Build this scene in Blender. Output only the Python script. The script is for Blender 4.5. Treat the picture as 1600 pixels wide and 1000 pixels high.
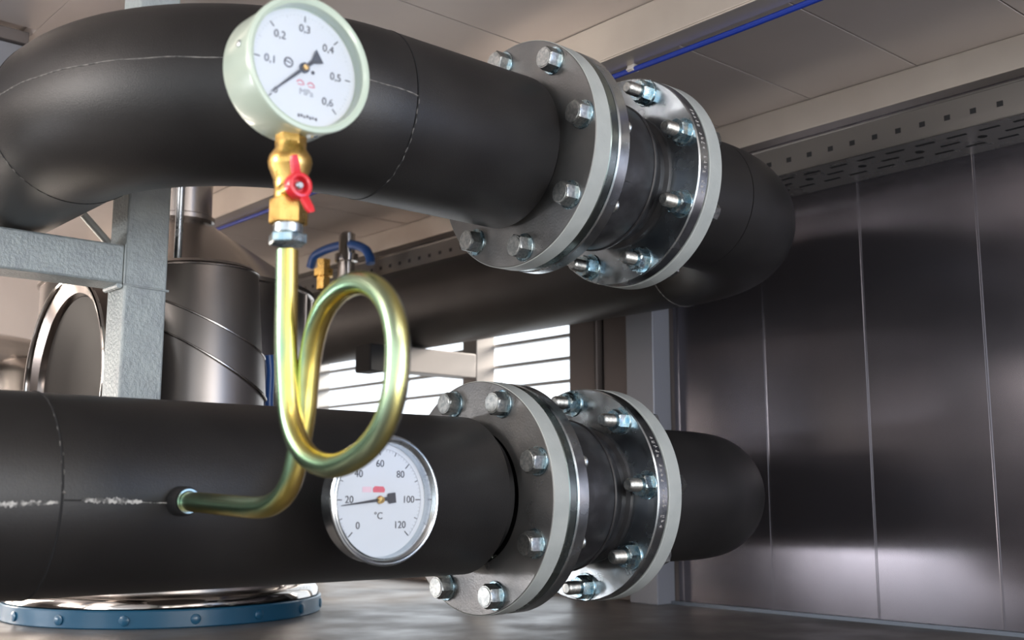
import bpy, math, random
from mathutils import Vector, Matrix
random.seed(7)
PI = math.pi
for o in list(bpy.data.objects): bpy.data.objects.remove(o)
scn = bpy.context.scene
col = scn.collection

# ------------------------------------------------------------------ camera
H0 = 0.2013                      # camera height above the steel deck (deck = 0)
YAW, PITCH, F = math.radians(48.6), math.radians(9.04), 1727.0
cd = bpy.data.cameras.new('camera'); cam = bpy.data.objects.new('camera', cd); col.objects.link(cam)
cam.location = (0, 0, H0)
cam.rotation_euler = (PI/2 + PITCH, 0, YAW - PI/2)
cd.sensor_width = 36.0; cd.lens = F/1600*36; cd.clip_start = 0.02; cd.clip_end = 60
cd.dof.use_dof = True; cd.dof.focus_distance = 1.36; cd.dof.aperture_fstop = 6.8
scn.camera = cam

# ------------------------------------------------------------------ world, lights, exposure
w = bpy.data.worlds.new('world'); scn.world = w; w.use_nodes = True
bgn = w.node_tree.nodes['Background']; bgn.inputs['Color'].default_value = (.86, .93, 1.0, 1); bgn.inputs['Strength'].default_value = 2.2
scn.view_settings.view_transform = 'Standard'; scn.view_settings.look = 'None'
scn.view_settings.exposure = 0.0; scn.view_settings.gamma = 1.0
def area(name, loc, target, sx, sy, power, color):
    ld = bpy.data.lights.new(name, 'AREA'); ld.shape = 'RECTANGLE'; ld.size = sx; ld.size_y = sy
    ld.energy = power; ld.color = color
    o = bpy.data.objects.new(name, ld); col.objects.link(o); o.location = loc
    o.rotation_euler = (Vector(target)-Vector(loc)).to_track_quat('-Z', 'Y').to_euler()
    return o
area('door_light', (.75, -1.25, .42), (.75, .9, .40), .6, .6, 18, (1.0, .975, .95))
area('side_fill_light', (-.85, 1.25, .64), (.35, 1.1, .52), .5, .4, 13, (1.0, .94, .90))  # added fill for the soft highlight on the left elbow, not an opening
area('overhead_fill_light', (.15, -.15, .86), (.55, .7, .3), .5, .18, 1.5, (1.0, .95, .9))  # added overhead fill, no fixture hangs here
area('far_ceiling_fill_light', (.25, 2.35, .25), (1.25, 2.5, .88), .5, .5, 22, (1.0, .90, .80))  # unseen fill added to brighten the far ceiling from below
area('back_fill_light', (-.9, 1.9, .74), (1.0, 1.5, .30), .6, .25, 5, (1.0, .90, .82))  # added fill from back left, set high to steer its wall reflection
area('front_fill_light', (.1, -.9, .05), (.8, 1.2, .88), 0.7, .4, 11, (1.0, .91, .84))  # added fill near the floor, aimed up to lift the ceiling
area('low_fill_light', (-1.25, 2.3, .09), (1.65, .9, .10), 1.2, .16, 22, (.95, .96, 1.0))  # unseen strip added so the panel wall reflects a bright low patch
area('blue_fill_light', (1.25, -.95, .45), (1.15, .7, .0), .5, .4, 4, (.14, .42, 1.0))  # added blue fill that tints the deck and the zinc edges
sl = bpy.data.lights.new('sun', 'SUN'); sl.energy = 25; sl.angle = .5; sl.color = (1.0, .92, .82)
so = bpy.data.objects.new('sun', sl); col.objects.link(so); so.rotation_euler = Vector((-1, .25, -.40)).to_track_quat('-Z', 'Y').to_euler()

# ------------------------------------------------------------------ view geometry helper: a photo pixel + one known world plane -> world point
def ray(x, y):
    cx, cyy, cz = (x-800)/F, (y-500)/F, 1.0
    c, s = math.cos(PITCH), math.sin(PITCH)
    up = -(c*cyy - s*cz); fw = s*cyy + c*cz
    sy, cy = math.sin(YAW), math.cos(YAW)
    return Vector((sy*cx+cy*fw, -cy*cx+sy*fw, up))
def at(x, y, X=None, Y=None, Z=None):
    r = ray(x, y)
    t = X/r.x if X is not None else Y/r.y if Y is not None else (Z-H0)/r.z
    return Vector((0, 0, H0)) + r*t

# ------------------------------------------------------------------ materials
def mat(name, color, rough=.5, metal=0.0, noise=None, bump=None, wear=None, coat=0, aniso=0, spec=.5):
    m = bpy.data.materials.new(name); m.use_nodes = True
    nt = m.node_tree; N = nt.nodes; L = nt.links; b = N['Principled BSDF']
    b.inputs['Base Color'].default_value = (*color, 1); b.inputs['Roughness'].default_value = rough
    b.inputs['Metallic'].default_value = metal; b.inputs['Coat Weight'].default_value = coat
    b.inputs['Specular IOR Level'].default_value = spec
    if aniso: b.inputs['Anisotropic'].default_value = aniso
    tc = N.new('ShaderNodeTexCoord')
    def nz(scale, detail=4, stretch=(1, 1, 1)):
        mp = N.new('ShaderNodeMapping'); mp.inputs['Scale'].default_value = stretch
        n = N.new('ShaderNodeTexNoise'); n.inputs['Scale'].default_value = scale; n.inputs['Detail'].default_value = detail
        L.new(tc.outputs['Object'], mp.inputs['Vector']); L.new(mp.outputs['Vector'], n.inputs['Vector']); return n
    if noise:      # (scale, second colour, low, high, stretch)
        n = nz(noise[0], 5, noise[4] if len(noise) > 4 else (1, 1, 1)); r = N.new('ShaderNodeMapRange')
        r.inputs['From Min'].default_value = noise[2]; r.inputs['From Max'].default_value = noise[3]
        mx = N.new('ShaderNodeMix'); mx.data_type = 'RGBA'
        mx.inputs['A'].default_value = (*color, 1); mx.inputs['B'].default_value = (*noise[1], 1)
        L.new(n.outputs['Fac'], r.inputs['Value']); L.new(r.outputs['Result'], mx.inputs['Factor']); L.new(mx.outputs['Result'], b.inputs['Base Color'])
    if bump:       # (scale, strength, distance, stretch)
        n = nz(bump[0], 3, bump[3] if len(bump) > 3 else (1, 1, 1)); bp = N.new('ShaderNodeBump')
        bp.inputs['Strength'].default_value = bump[1]; bp.inputs['Distance'].default_value = bump[2]
        L.new(n.outputs['Fac'], bp.inputs['Height']); L.new(bp.outputs['Normal'], b.inputs['Normal'])
    if wear:       # roughness variation (scale, lo, hi, stretch)
        n = nz(wear[0], 4, wear[3] if len(wear) > 3 else (1, 1, 1)); r = N.new('ShaderNodeMapRange')
        r.inputs['To Min'].default_value = wear[1]; r.inputs['To Max'].default_value = wear[2]
        r.inputs['From Min'].default_value = .3; r.inputs['From Max'].default_value = .7
        L.new(n.outputs['Fac'], r.inputs['Value']); L.new(r.outputs['Result'], b.inputs['Roughness'])
    return m
M = {}
M['foam'] = mat('black_rubber_insulation', (.0125, .0115, .0115), .42, noise=(9, (.021, .0195, .019), .4, .7), bump=(900, .35, .0006), spec=.42)
M['foam_dark'] = mat('matt_black_insulation_end', (.008, .008, .009), .8)
M['glue'] = mat('dried_glue', (.20, .19, .18), .7, noise=(160, (.05, .05, .05), .35, .65))
M['glue_white'] = mat('white_crumbly_glue', (.5, .49, .47), .8, noise=(220, (.07, .07, .07), .42, .6), bump=(500, .6, .001))
M['greypaint'] = mat('grey_enamel_paint', (.40, .42, .40), .42, bump=(260, .25, .0008), noise=(30, (.34, .36, .345), .4, .7))
M['greyface'] = mat('dull_grey_primed_steel', (.17, .172, .175), .34, .75, noise=(14, (.25, .24, .23), .35, .7), bump=(420, .35, .0006), wear=(20, .26, .48))
M['zinc'] = mat('galvanised_zinc', (.66, .71, .74), .2, 1.0, noise=(25, (.42, .48, .52), .35, .7), wear=(40, .12, .32), bump=(60, .1, .0004))
M['zincdark'] = mat('dark_zinc_ring', (.30, .36, .35), .22, 1.0, wear=(40, .15, .35))
M['boltzinc'] = mat('blue_zinc_plating', (.36, .54, .64), .2, 1.0, noise=(120, (.58, .66, .66), .4, .65), wear=(150, .12, .38))
M['bolthead'] = mat('worn_zinc_bolt_face', (.55, .56, .54), .34, 1.0, noise=(260, (.36, .38, .38), .4, .6), bump=(700, .3, .0004))
M['rubber'] = mat('black_moulded_rubber', (.014, .0135, .015), .42, noise=(40, (.035, .035, .038), .45, .7), bump=(90, .25, .001), spec=.6)
M['gauge'] = mat('sage_green_enamel', (.47, .56, .47), .3, coat=.4)
M['dial'] = mat('white_dial', (.60, .64, .69), .6)
M['ink'] = mat('black_printing', (.03, .03, .035), .6)
M['greyink'] = mat('grey_printing', (.30, .32, .36), .6)
M['redink'] = mat('red_printing', (.62, .12, .16), .6)
M['pinkink'] = mat('pink_printing', (.72, .52, .60), .6)
M['brass'] = mat('yellow_brass', (.78, .50, .16), .28, 1.0, noise=(60, (.60, .36, .10), .4, .7), wear=(80, .2, .42), bump=(160, .2, .0006))
M['redplastic'] = mat('red_lever_paint', (.62, .02, .03), .28, coat=.4)
M['cladding'] = mat('dull_stainless_cladding', (.27, .245, .23), .36, .9, bump=(9, .1, .006))
M['ductdark'] = mat('dark_polished_steel', (.20, .17, .155), .2, 1.0, bump=(5, .1, .006))
M['chrome'] = mat('polished_stainless', (.52, .50, .48), .1, 1.0, bump=(5, .12, .01))
M['stainless'] = mat('brushed_stainless', (.42, .39, .37), .27, 1.0, bump=(9, .1, .006))
M['blue'] = mat('blue_painted_steel', (.008, .085, .17), .35, coat=.3)
M['cable'] = mat('blue_cable_sheath', (.008, .03, .26), .4)
M['clip'] = mat('grey_cable_tie', (.45, .42, .40), .5)
M['hose'] = mat('blue_hose', (.01, .06, .22), .35)
M['postpaint'] = mat('grey_frame_paint', (.36, .40, .40), .4, noise=(40, (.30, .33, .34), .4, .7), bump=(230, .8, .0018))
M['wall'] = mat('brushed_wall_panel', (.128, .117, .130), .3, .8, noise=(3, (.115, .11, .125), .35, .7), wear=(6, .19, .26, (1, 1, .2)))
M['ceiling'] = mat('ceiling_sheet_metal', (.58, .52, .49), .36, .45, noise=(3, (.50, .45, .43), .35, .7), bump=(4, .08, .01))
M['beam'] = mat('galvanised_beam', (.60, .55, .49), .36, .6, noise=(8, (.52, .47, .42), .35, .7))
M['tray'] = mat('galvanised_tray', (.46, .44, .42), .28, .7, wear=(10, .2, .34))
M['bracket'] = mat('grey_bracket_paint', (.24, .215, .20), .5)
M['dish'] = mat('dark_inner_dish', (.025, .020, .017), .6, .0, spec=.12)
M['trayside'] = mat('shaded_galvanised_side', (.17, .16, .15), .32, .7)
M['dark'] = mat('black_opening', (.006, .006, .007), .8)
M['floor'] = mat('deck_metal', (.21, .19, .175), .36, .45, noise=(7, (.14, .128, .12), .35, .7), bump=(60, .2, .001), wear=(9, .28, .5))
M['trim'] = mat('blue_grey_trim', (.13, .15, .18), .4, .5)
M['column'] = mat('grey_column', (.22, .225, .25), .45, .3)
M['brownpost'] = mat('brown_grey_profile', (.14, .12, .115), .5, .4)
M['whitelouvre'] = mat('louvre_blade', (.34, .34, .34), .5)
def glassmat():
    m = bpy.data.materials.new('gauge_glass'); m.use_nodes = True; nt = m.node_tree; N = nt.nodes; L = nt.links
    for n in list(N): N.remove(n)
    o = N.new('ShaderNodeOutputMaterial'); mx = N.new('ShaderNodeMixShader'); t = N.new('ShaderNodeBsdfTransparent')
    g = N.new('ShaderNodeBsdfGlossy'); g.inputs['Roughness'].default_value = .05; fr = N.new('ShaderNodeFresnel'); fr.inputs['IOR'].default_value = 1.45
    L.new(fr.outputs[0], mx.inputs[0]); L.new(t.outputs[0], mx.inputs[1]); L.new(g.outputs[0], mx.inputs[2]); L.new(mx.outputs[0], o.inputs[0])
    return m
M['glass'] = glassmat()
def chromate():
    m = bpy.data.materials.new('yellow_chromate_zinc'); m.use_nodes = True; nt = m.node_tree; N = nt.nodes; L = nt.links
    b = N['Principled BSDF']; b.inputs['Metallic'].default_value = 1; b.inputs['Roughness'].default_value = .27
    uv = N.new('ShaderNodeUVMap'); mp = N.new('ShaderNodeMapping'); mp.inputs['Scale'].default_value = (1.0, 9.0, 1)
    n = N.new('ShaderNodeTexNoise'); n.inputs['Scale'].default_value = 1.6; n.inputs['Detail'].default_value = 2
    sep = N.new('ShaderNodeSeparateXYZ'); ad = N.new('ShaderNodeMath'); ad.operation = 'MULTIPLY_ADD'; ad.inputs[1].default_value = .30
    L.new(uv.outputs[0], mp.inputs[0]); L.new(mp.outputs[0], n.inputs['Vector']); L.new(uv.outputs[0], sep.inputs[0])
    L.new(n.outputs['Fac'], ad.inputs[0]); L.new(sep.outputs['X'], ad.inputs[2])
    wr = N.new('ShaderNodeMath'); wr.operation = 'FRACT'; sh = N.new('ShaderNodeMath'); sh.operation = 'SUBTRACT'; sh.inputs[0].default_value = 1.75; L.new(ad.outputs[0], sh.inputs[1]); L.new(sh.outputs[0], wr.inputs[0])
    cr = N.new('ShaderNodeValToRGB'); cr.color_ramp.interpolation = 'EASE'
    e = cr.color_ramp.elements; e[0].position = 0; e[0].color = (.42, .52, .34, 1); e[1].position = 1; e[1].color = (.42, .52, .34, 1)
    for p, c in ((.16, (.26, .44, .28)), (.3, (.78, .65, .18)), (.44, (.86, .62, .20)), (.58, (.84, .58, .50)), (.72, (.50, .52, .56)), (.86, (.72, .66, .24))):
        x = e.new(p); x.color = (*c, 1)
    L.new(wr.outputs[0], cr.inputs[0]); L.new(cr.outputs[0], b.inputs['Base Color'])
    return m
M['chromate'] = chromate()

# ------------------------------------------------------------------ mesh builder
class MB:
    def __init__(s): s.v = []; s.f = []; s.uv = {}
    def add(s, vs, fs, uvs=None):
        k = len(s.v); s.v += [tuple(v) for v in vs]
        for i, f in enumerate(fs):
            if uvs: s.uv[len(s.f)] = uvs[i]
            s.f.append(tuple(j+k for j in f))
        return s
    def box(s, a, b, mtx=None):
        x0, y0, z0 = a; x1, y1, z1 = b
        vs = [Vector(p) for p in ((x0,y0,z0),(x1,y0,z0),(x1,y1,z0),(x0,y1,z0),(x0,y0,z1),(x1,y0,z1),(x1,y1,z1),(x0,y1,z1))]
        if mtx: vs = [mtx @ v for v in vs]
        return s.add(vs, [(3,2,1,0),(4,5,6,7),(0,1,5,4),(1,2,6,5),(2,3,7,6),(3,0,4,7)])
    def lathe(s, prof, org, axis, n=96, start=0.0, closed=False, ang=None):
        # prof: (along axis, radius)
        ax = Vector(axis).normalized(); u = ax.orthogonal().normalized()
        if abs(ax.x) > .9: u = Vector((0, 0, 1))
        elif abs(ax.y) > .9: u = Vector((0, 0, 1))
        elif abs(ax.z) > .9: u = Vector((1, 0, 0))
        u = (u - ax*u.dot(ax)).normalized(); v = ax.cross(u); org = Vector(org)
        vs = []; fs = []
        for t, r in prof:
            for i in range(n):
                a = start + 2*PI*i/n; vs.append(org + ax*t + (u*math.cos(a)+v*math.sin(a))*r)
        m = len(prof)
        for j in range(m if closed else m-1):
            jn = (j+1) % m
            for i in range(n):
                k = (i+1) % n; fs.append((j*n+i, j*n+k, jn*n+k, jn*n+i))
        if not closed:
            if prof[0][1] > 1e-6: fs.append(tuple(range(n-1, -1, -1)))
            if prof[-1][1] > 1e-6: fs.append(tuple((m-1)*n+i for i in range(n)))
        return s.add(vs, fs)
    def tube(s, pts, r, n=20, caps=True, ridge=None):
        pts = [Vector(p) for p in pts]; m = len(pts); vs = []; fs = []; uvs = []
        T = [(pts[min(i+1, m-1)]-pts[max(i-1, 0)]).normalized() for i in range(m)]
        u = T[0].orthogonal().normalized() if abs(T[0].x) > .99 or abs(T[0].y)+abs(T[0].x) < .2 else Vector((0, 0, 1))
        if abs(T[0].z) > .9: u = Vector((1, 0, 0))
        u = (u - T[0]*u.dot(T[0])).normalized(); d = 0; dist = []
        for i in range(m):
            if i: d += (pts[i]-pts[i-1]).length
            dist.append(d)
            u = (u - T[i]*u.dot(T[i])).normalized(); v = T[i].cross(u)
            rr = r[i] if isinstance(r, (list, tuple)) else r
            for k in range(n):
                a = 2*PI*k/n; vs.append(pts[i] + (u*math.cos(a)+v*math.sin(a))*rr)
        for i in range(m-1):
            for k in range(n):
                q = (k+1) % n; fs.append((i*n+k, i*n+q, (i+1)*n+q, (i+1)*n+k))
                a0, a1 = k/n, (k+1)/n
                uvs.append(((a0, dist[i]), (a1, dist[i]), (a1, dist[i+1]), (a0, dist[i+1])))
        if caps:
            fs.append(tuple(range(n-1, -1, -1))); uvs.append(tuple((0, 0) for _ in range(n)))
            fs.append(tuple((m-1)*n+k for k in range(n))); uvs.append(tuple((0, 0) for _ in range(n)))
        return s.add(vs, fs, uvs)
    def build(s, name, m, parent=None, loc=None, angle=35, bevel=0):
        loc = Vector(loc) if loc is not None else Vector((0, 0, 0))
        me = bpy.data.meshes.new(name); me.from_pydata([tuple(Vector(v)-loc) for v in s.v], [], s.f); me.update()
        if s.uv:
            ul = me.uv_layers.new(name='UVMap')
            for p in me.polygons:
                q = s.uv.get(p.index)
                if q:
                    for li, c in zip(p.loop_indices, q): ul.data[li].uv = c
        me.materials.append(m)
        me.shade_smooth(); me.set_sharp_from_angle(angle=math.radians(angle))
        o = bpy.data.objects.new(name, me); col.objects.link(o); o.location = loc
        if bevel:
            b = o.modifiers.new('bevel', 'BEVEL'); b.width = bevel; b.segments = 2; b.limit_method = 'ANGLE'; b.angle_limit = math.radians(40)
        if parent: put(o, parent)
        return o
def put(o, parent):
    # keep the world place of a part whose parents are unrotated
    off = Vector((0, 0, 0)); q = parent
    while q is not None: off += q.location; q = q.parent
    o.parent = parent; o.location = Vector(o.location) - off
def thing(name, label, cat, loc=(0, 0, 0), group=None):
    o = bpy.data.objects.new(name, None); col.objects.link(o); o.location = loc; o.empty_display_size = .02
    o['label'] = label; o['category'] = cat
    if group: o['group'] = group
    return o
def tag(o, label, cat, group=None):
    o['label'] = label; o['category'] = cat
    if group: o['group'] = group
    return o
def struct(o): o['kind'] = 'structure'; return o
def smooth(pts, k=8):
    P = [Vector(p) for p in pts]; P = [P[0]*2-P[1]] + P + [P[-1]*2-P[-2]]; out = []
    for i in range(1, len(P)-2):
        for j in range(k):
            t = j/k; a, b, c, d = P[i-1:i+3]
            out.append(.5*((2*b)+(c-a)*t+(2*a-5*b+4*c-d)*t*t+(3*b-a-3*c+d)*t**3))
    out.append(P[-2]); return out
def text_mb(mb, s, size, place, depth=.0002, spread=1.0):
    # place: Matrix that carries flat text (x right, y up) to the world
    cu = bpy.data.curves.new('t', 'FONT'); cu.body = s; cu.size = size; cu.align_x = 'CENTER'; cu.align_y = 'CENTER'; cu.extrude = depth
    ob = bpy.data.objects.new('t', cu); col.objects.link(ob)
    dg = bpy.context.evaluated_depsgraph_get(); dg.update(); me = bpy.data.meshes.new_from_object(ob.evaluated_get(dg))
    mb.add([place @ v.co for v in me.vertices], [tuple(p.vertices) for p in me.polygons])
    bpy.data.objects.remove(ob); bpy.data.curves.remove(cu); bpy.data.meshes.remove(me)

# ------------------------------------------------------------------ layout numbers (metres)
UY, UZ = .965, .408+H0          # upper pipe axis
LY, LZ = 1.041, .001+H0         # lower pipe axis
RP, RE = .0925, .229            # insulation radius, elbow radius
F1, F2 = .854, 1.045            # near faces of the two flange pairs
RF = .1385
XW, CZ = 1.65, .416*1.65+H0     # panel wall, ceiling

# ================================================================== SETTING
mb = MB(); mb.box((-1.3, -1.3, -.04), (XW+.02, 3.1, 0)); struct(mb.build('floor', M['floor']))
# ceiling: sheets 200 mm wide over the right bay, wider sheets over the left bay, small dark gaps between
mb = MB()
ys = [3.1-.2*i for i in range(0, 23)]; off = .943-.7
yl = sorted([y for y in [off+.2*i-.0 for i in range(-8, 15)] if -1.3 < y < 3.1])
yl = [-1.3]+yl+[3.1]
for a, b in zip(yl, yl[1:]): mb.box((1.15, a+.0012, CZ), (XW, b-.0012, CZ+.02))
for a, b in ((-1.3, .2), (.2, 1.2), (1.2, 2.2), (2.2, 3.1)): mb.box((.50, a+.001, CZ), (1.13, b-.001, CZ+.02))
mb.box((-1.3, -1.3, CZ), (.50, 1.64, CZ+.02))
mb.box((-1.3, -1.3, CZ+.021), (XW+.05, 3.1, CZ+.05))
struct(mb.build('ceiling', M['ceiling'], bevel=.0008))
# panel wall, 200 mm panels with a raised seam
mb = MB(); ysm = [.98+.2024*i for i in range(-11, 3)]
def wallx(y):
    return XW
pr = []
y = -1.3
seq = []
for s in ysm:
    seq += [(s-.0022, 0), (s-.0008, -.0005), (s+.0004, -.0005), (s+.001, .0008), (s+.0022, 0)]
seq = [(-1.3, 0)]+[q for q in seq if -1.3 < q[0] < 1.40]+[(1.395, 0)]
vs = []
for (yy, dx) in seq: vs += [(XW+dx, yy, 0), (XW+dx, yy, CZ)]
for i in range(len(seq)-1): pass
mb.add(vs, [(2*i, 2*i+1, 2*i+3, 2*i+2) for i in range(len(seq)-1)])
mb.box((XW+.004, -1.3, 0), (XW+.03, 1.395, CZ))
struct(mb.build('wall_right', M['wall'], angle=4))
# far part of that wall round the louvred opening
mb = MB(); mb.box((XW+.002, 1.395, 0), (XW+.03, 1.66, CZ)); mb.box((XW+.002, 1.66, .48+H0), (XW+.03, 3.1, CZ)); mb.box((XW+.002, 2.70, 0), (XW+.03, 3.1, .5+H0))
mb.box((XW+.002, 1.66, 0), (XW+.03, 2.70, .03))
struct(mb.build('wall_right_far', M['brownpost']))
mb = MB(); mb.box((-1.3, 3.1, 0), (XW+.03, 3.13, CZ+.05)); struct(mb.build('wall_back', M['ceiling']))
mb = MB(); mb.box((-1.33, 1.2, 0), (-1.3, 3.1, CZ+.05)); struct(mb.build('wall_left', M['brownpost']))
# trims
mb = MB(); mb.box((XW-.012, -1.3, 0), (XW-.001, 1.66, .006)); struct(mb.build('trim_1', M['trim']))
mb = MB(); mb.box((XW-.035, -1.3, H0+.6335), (XW-.001, 3.1, CZ-.0005)); struct(mb.build('trim_2', M['beam'], bevel=.001))
mb = MB(); mb.box((XW-.05, 1.405, .0), (XW+.001, 1.475, .55+H0)); struct(mb.build('trim_3', M['column'], bevel=.002))
mb = MB(); mb.box((XW-.02, 1.49, .0), (XW+.001, 1.565, .55+H0)); mb.box((XW-.03, 1.575, 0), (XW+.001, 1.58, .55+H0)); mb.box((XW-.02, 1.59, 0), (XW+.001, 1.665, .55+H0))
struct(mb.build('trim_4', M['brownpost'], bevel=.002))
# louvred window
wn = thing('window_1', '', ''); del wn['label']; del wn['category']; wn['kind'] = 'structure'
mb = MB(); mb.box((XW-.01, 2.69, .03), (XW+.03, 2.73, .5+H0)); mb.box((XW-.01, 1.655, .03), (XW+.03, 1.675, .5+H0))
mb.box((XW-.01, 1.675, .47+H0), (XW+.03, 2.69, .5+H0)); mb.build('window_frame', M['whitelouvre'], wn)
for i in range(13):
    z = .05+i*.0495
    mt = Matrix.Translation((XW+.012, 0, z)) @ Matrix.Rotation(math.radians(-6), 4, 'Y')
    mb = MB(); mb.box((-.014, 1.676, -.0035), (.020, 2.689, .0035), mt); mb.build('louvre_blade', M['whitelouvre'], wn)

# ------------------------------------------------------------------ ceiling beam, tray, cable
def beam(name, x0, x1, z0, label, y0=-1.25, y1=3.08):
    # C section opening upwards, lips at the ceiling
    b = thing(name, label, 'beam', ((x0+x1)/2, y0, z0))
    mb = MB(); t = .003
    mb.box((x0, y0, z0), (x1, y1, z0+t)); mb.box((x0, y0, z0+t), (x0+t, y1, CZ-.0005)); mb.box((x1-t, y0, z0+t), (x1, y1, CZ-.0005))
    mb.build('web', M['beam'], b, bevel=.0012)
    return b
beam('ceiling_beam', 1.113, 1.152, .625+H0, 'galvanised steel ceiling beam with the blue cable along its edge')
mb = MB(); pts = []
for i in range(60):
    yy = -1.2+i*.07; pts.append((1.158, yy, .6245+H0-.0035-.0025*abs(math.sin(yy*5.1+.3))))
mb.tube(pts, .0042, 10); tag(mb.build('electrical_cable', M['cable']), 'blue cable running along the lower edge of the ceiling beam', 'cable')
for yy in (1.045,):
    mb = MB(); mb.box((1.150, yy-.006, .6175+H0), (1.166, yy+.006, .6215+H0)); mb.box((1.1525, yy-.006, .6165+H0), (1.1645, yy+.006, .6275+H0))
    tag(mb.build('cable_clip', M['clip'], bevel=.001), 'small pale clip holding the blue cable to the ceiling beam', 'clip')
xb = thing('cross_beam', 'dark grey cross beam under the ceiling at the upper left corner', 'beam', (-.4, 1.70, CZ-.11))
mb = MB(); mb.box((-1.29, 1.662, CZ-.11), (.495, 1.75, CZ-.02)); mb.build('beam_web', M['column'], xb, bevel=.002)
mb = MB(); mb.box((-1.29, 1.655, CZ-.0195), (.495, 1.76, CZ-.0005)); mb.build('beam_flange', M['brownpost'], xb, bevel=.001)
# perforated tray along wall
tr = thing('cable_tray', 'perforated galvanised cable tray running along the top of the panel wall', 'cable tray', (1.58, 0, .53+H0))
def perf(y0, y1, holes, P, thick):
    # strip in (y, s) with rectangular holes; P(y, s, d) -> point; holes list (yc, sc, hy, hs) sorted non overlapping per row
    pass
tz = .5305+H0; tx = 1.52
mb = MB(); mb.box((tx, -1.25, tz), (tx+.0016, 3.05, tz+.049)); mb.box((tx, -1.25, tz+.047), (tx+.012, 3.05, tz+.0486)); mb.tube([(tx+.0005, -1.25, tz+.049), (tx+.0005, 3.05, tz+.049)], .0022, 8); mb.tube([(tx+.0005, -1.25, tz), (tx+.0005, 3.05, tz)], .0012, 8)
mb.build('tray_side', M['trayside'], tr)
mb = MB(); mb.box((tx, -1.25, tz-.0008), (XW-.001, 3.05, tz+.0008)); mb.build('tray_base', M['tray'], tr)
holes = []
for i in range(100):
    yy = .02+i*.0305
    holes.append((yy,))
hm = MB()
for i in range(76):
    yy = .0+i*.0395
    hm.box((tx-.0006, yy-.0045, tz+.018), (tx+.0001, yy+.0045, tz+.026))
h = hm.build('side_hole', M['dark'], tr); h['kind'] = 'stuff'
hm = MB()
for i in range(60):
    yy = -.1+i*.050
    for j, xx in enumerate((1.545, 1.575, 1.605)):
        y2 = yy+(.025 if j % 2 else 0)
        if j == 1 and i % 2 == 0:
            hm.lathe([(0, .007), (.0006, .007)], (xx, y2, tz-.0014), (0, 0, 1), 14)
        else: hm.box((xx-.003, y2-.015, tz-.0014), (xx+.003, y2+.015, tz-.0007))
h = hm.build('base_slot', M['dark'], tr); h['kind'] = 'stuff'

# ================================================================== PIPES
def arc_elbow(c0, sgn, n=40):
    # from c0 on the straight axis turning towards +Y; sgn=+1 heading +X, -1 heading -X
    return [(c0[0]+sgn*RE*math.sin(t), c0[1]+RE-RE*math.cos(t), c0[2]) for t in [PI/2*i/n for i in range(n+1)]]
def ring_pts(c, ax, r, n=72, a0=0, a1=2*PI):
    ax = Vector(ax); u = Vector((0, 0, 1)); v = ax.cross(u)
    return [Vector(c)+(u*math.cos(a)+v*math.sin(a))*r for a in [a0+(a1-a0)*i/n for i in range(n+1)]]
# --- upper pipe
XS = .6425
up = thing('insulated_pipe', 'upper black foam-insulated pipe with a wide elbow behind the pressure gauge', 'pipe', (XS, UY, UZ))
mb = MB(); mb.lathe([(0, RP), (.199, RP), (.2005, RP-.001), (.201, RP-.004), (.201, .0795)], (XS, UY, UZ), (1, 0, 0), 128); mb.build('pipe_insulation', M['foam'], up)
el = arc_elbow((XS, UY, UZ), -1); mb = MB(); mb.tube(el, RP, 96); mb.build('elbow_insulation', M['foam'], up)
e2 = el[-1]; mb = MB(); mb.tube([e2, (e2[0], e2[1]+.4, e2[2]), (e2[0], 2.6, e2[2])], RP-.001, 96); mb.build('pipe_insulation', M['foam'], up)
mb = MB(); mb.lathe([(0, .079), (.0125, .079)], (XS+.199, UY, UZ), (1, 0, 0), 64); mb.build('pipe_end', M['foam_dark'], up)
mb = MB(); mb.tube(ring_pts((XS, UY, UZ), (1, 0, 0), RP-.0003), .0009, 6, False); mb.build('ring_seam', M['foam_dark'], up)
mb = MB(); mb.tube(ring_pts(e2, (0, 1, 0), RP-.0003), .0009, 6, False); mb.build('ring_seam', M['foam_dark'], up)
mb = MB()
def elp(t, phi, r, X0=XS):
    n = Vector((-math.sin(t), -math.cos(t), 0)); c = Vector((X0-RE*math.sin(t), UY+RE-RE*math.cos(t), UZ))
    return c+r*(math.cos(phi)*n+math.sin(phi)*Vector((0, 0, 1)))
mb.tube([elp(PI/2*i/60, -.05+.10*math.sin(PI*i/60)**.7+.004*math.sin(i*.9), RP-.0001) for i in range(61)], [.0005+.0004*abs(math.sin(i*1.7)) for i in range(61)], 6)
mb.tube([elp(0, -.05-1.1*i/30, RP-.0001)+Vector((.0004*math.sin(i), 0, 0)) for i in range(31)], [.0003+.0005*abs(math.sin(i*2.1)) for i in range(31)], 6)
mb.tube([elp(PI/2, -.05-1.3*i/30, RP-.0001)+Vector((.0, .0004*math.sin(i*2), 0)) for i in range(31)], [.0003+.0006*abs(math.sin(i*1.3)) for i in range(31)], 6)
mb.build('glue_seam', M['glue'], up)
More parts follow.
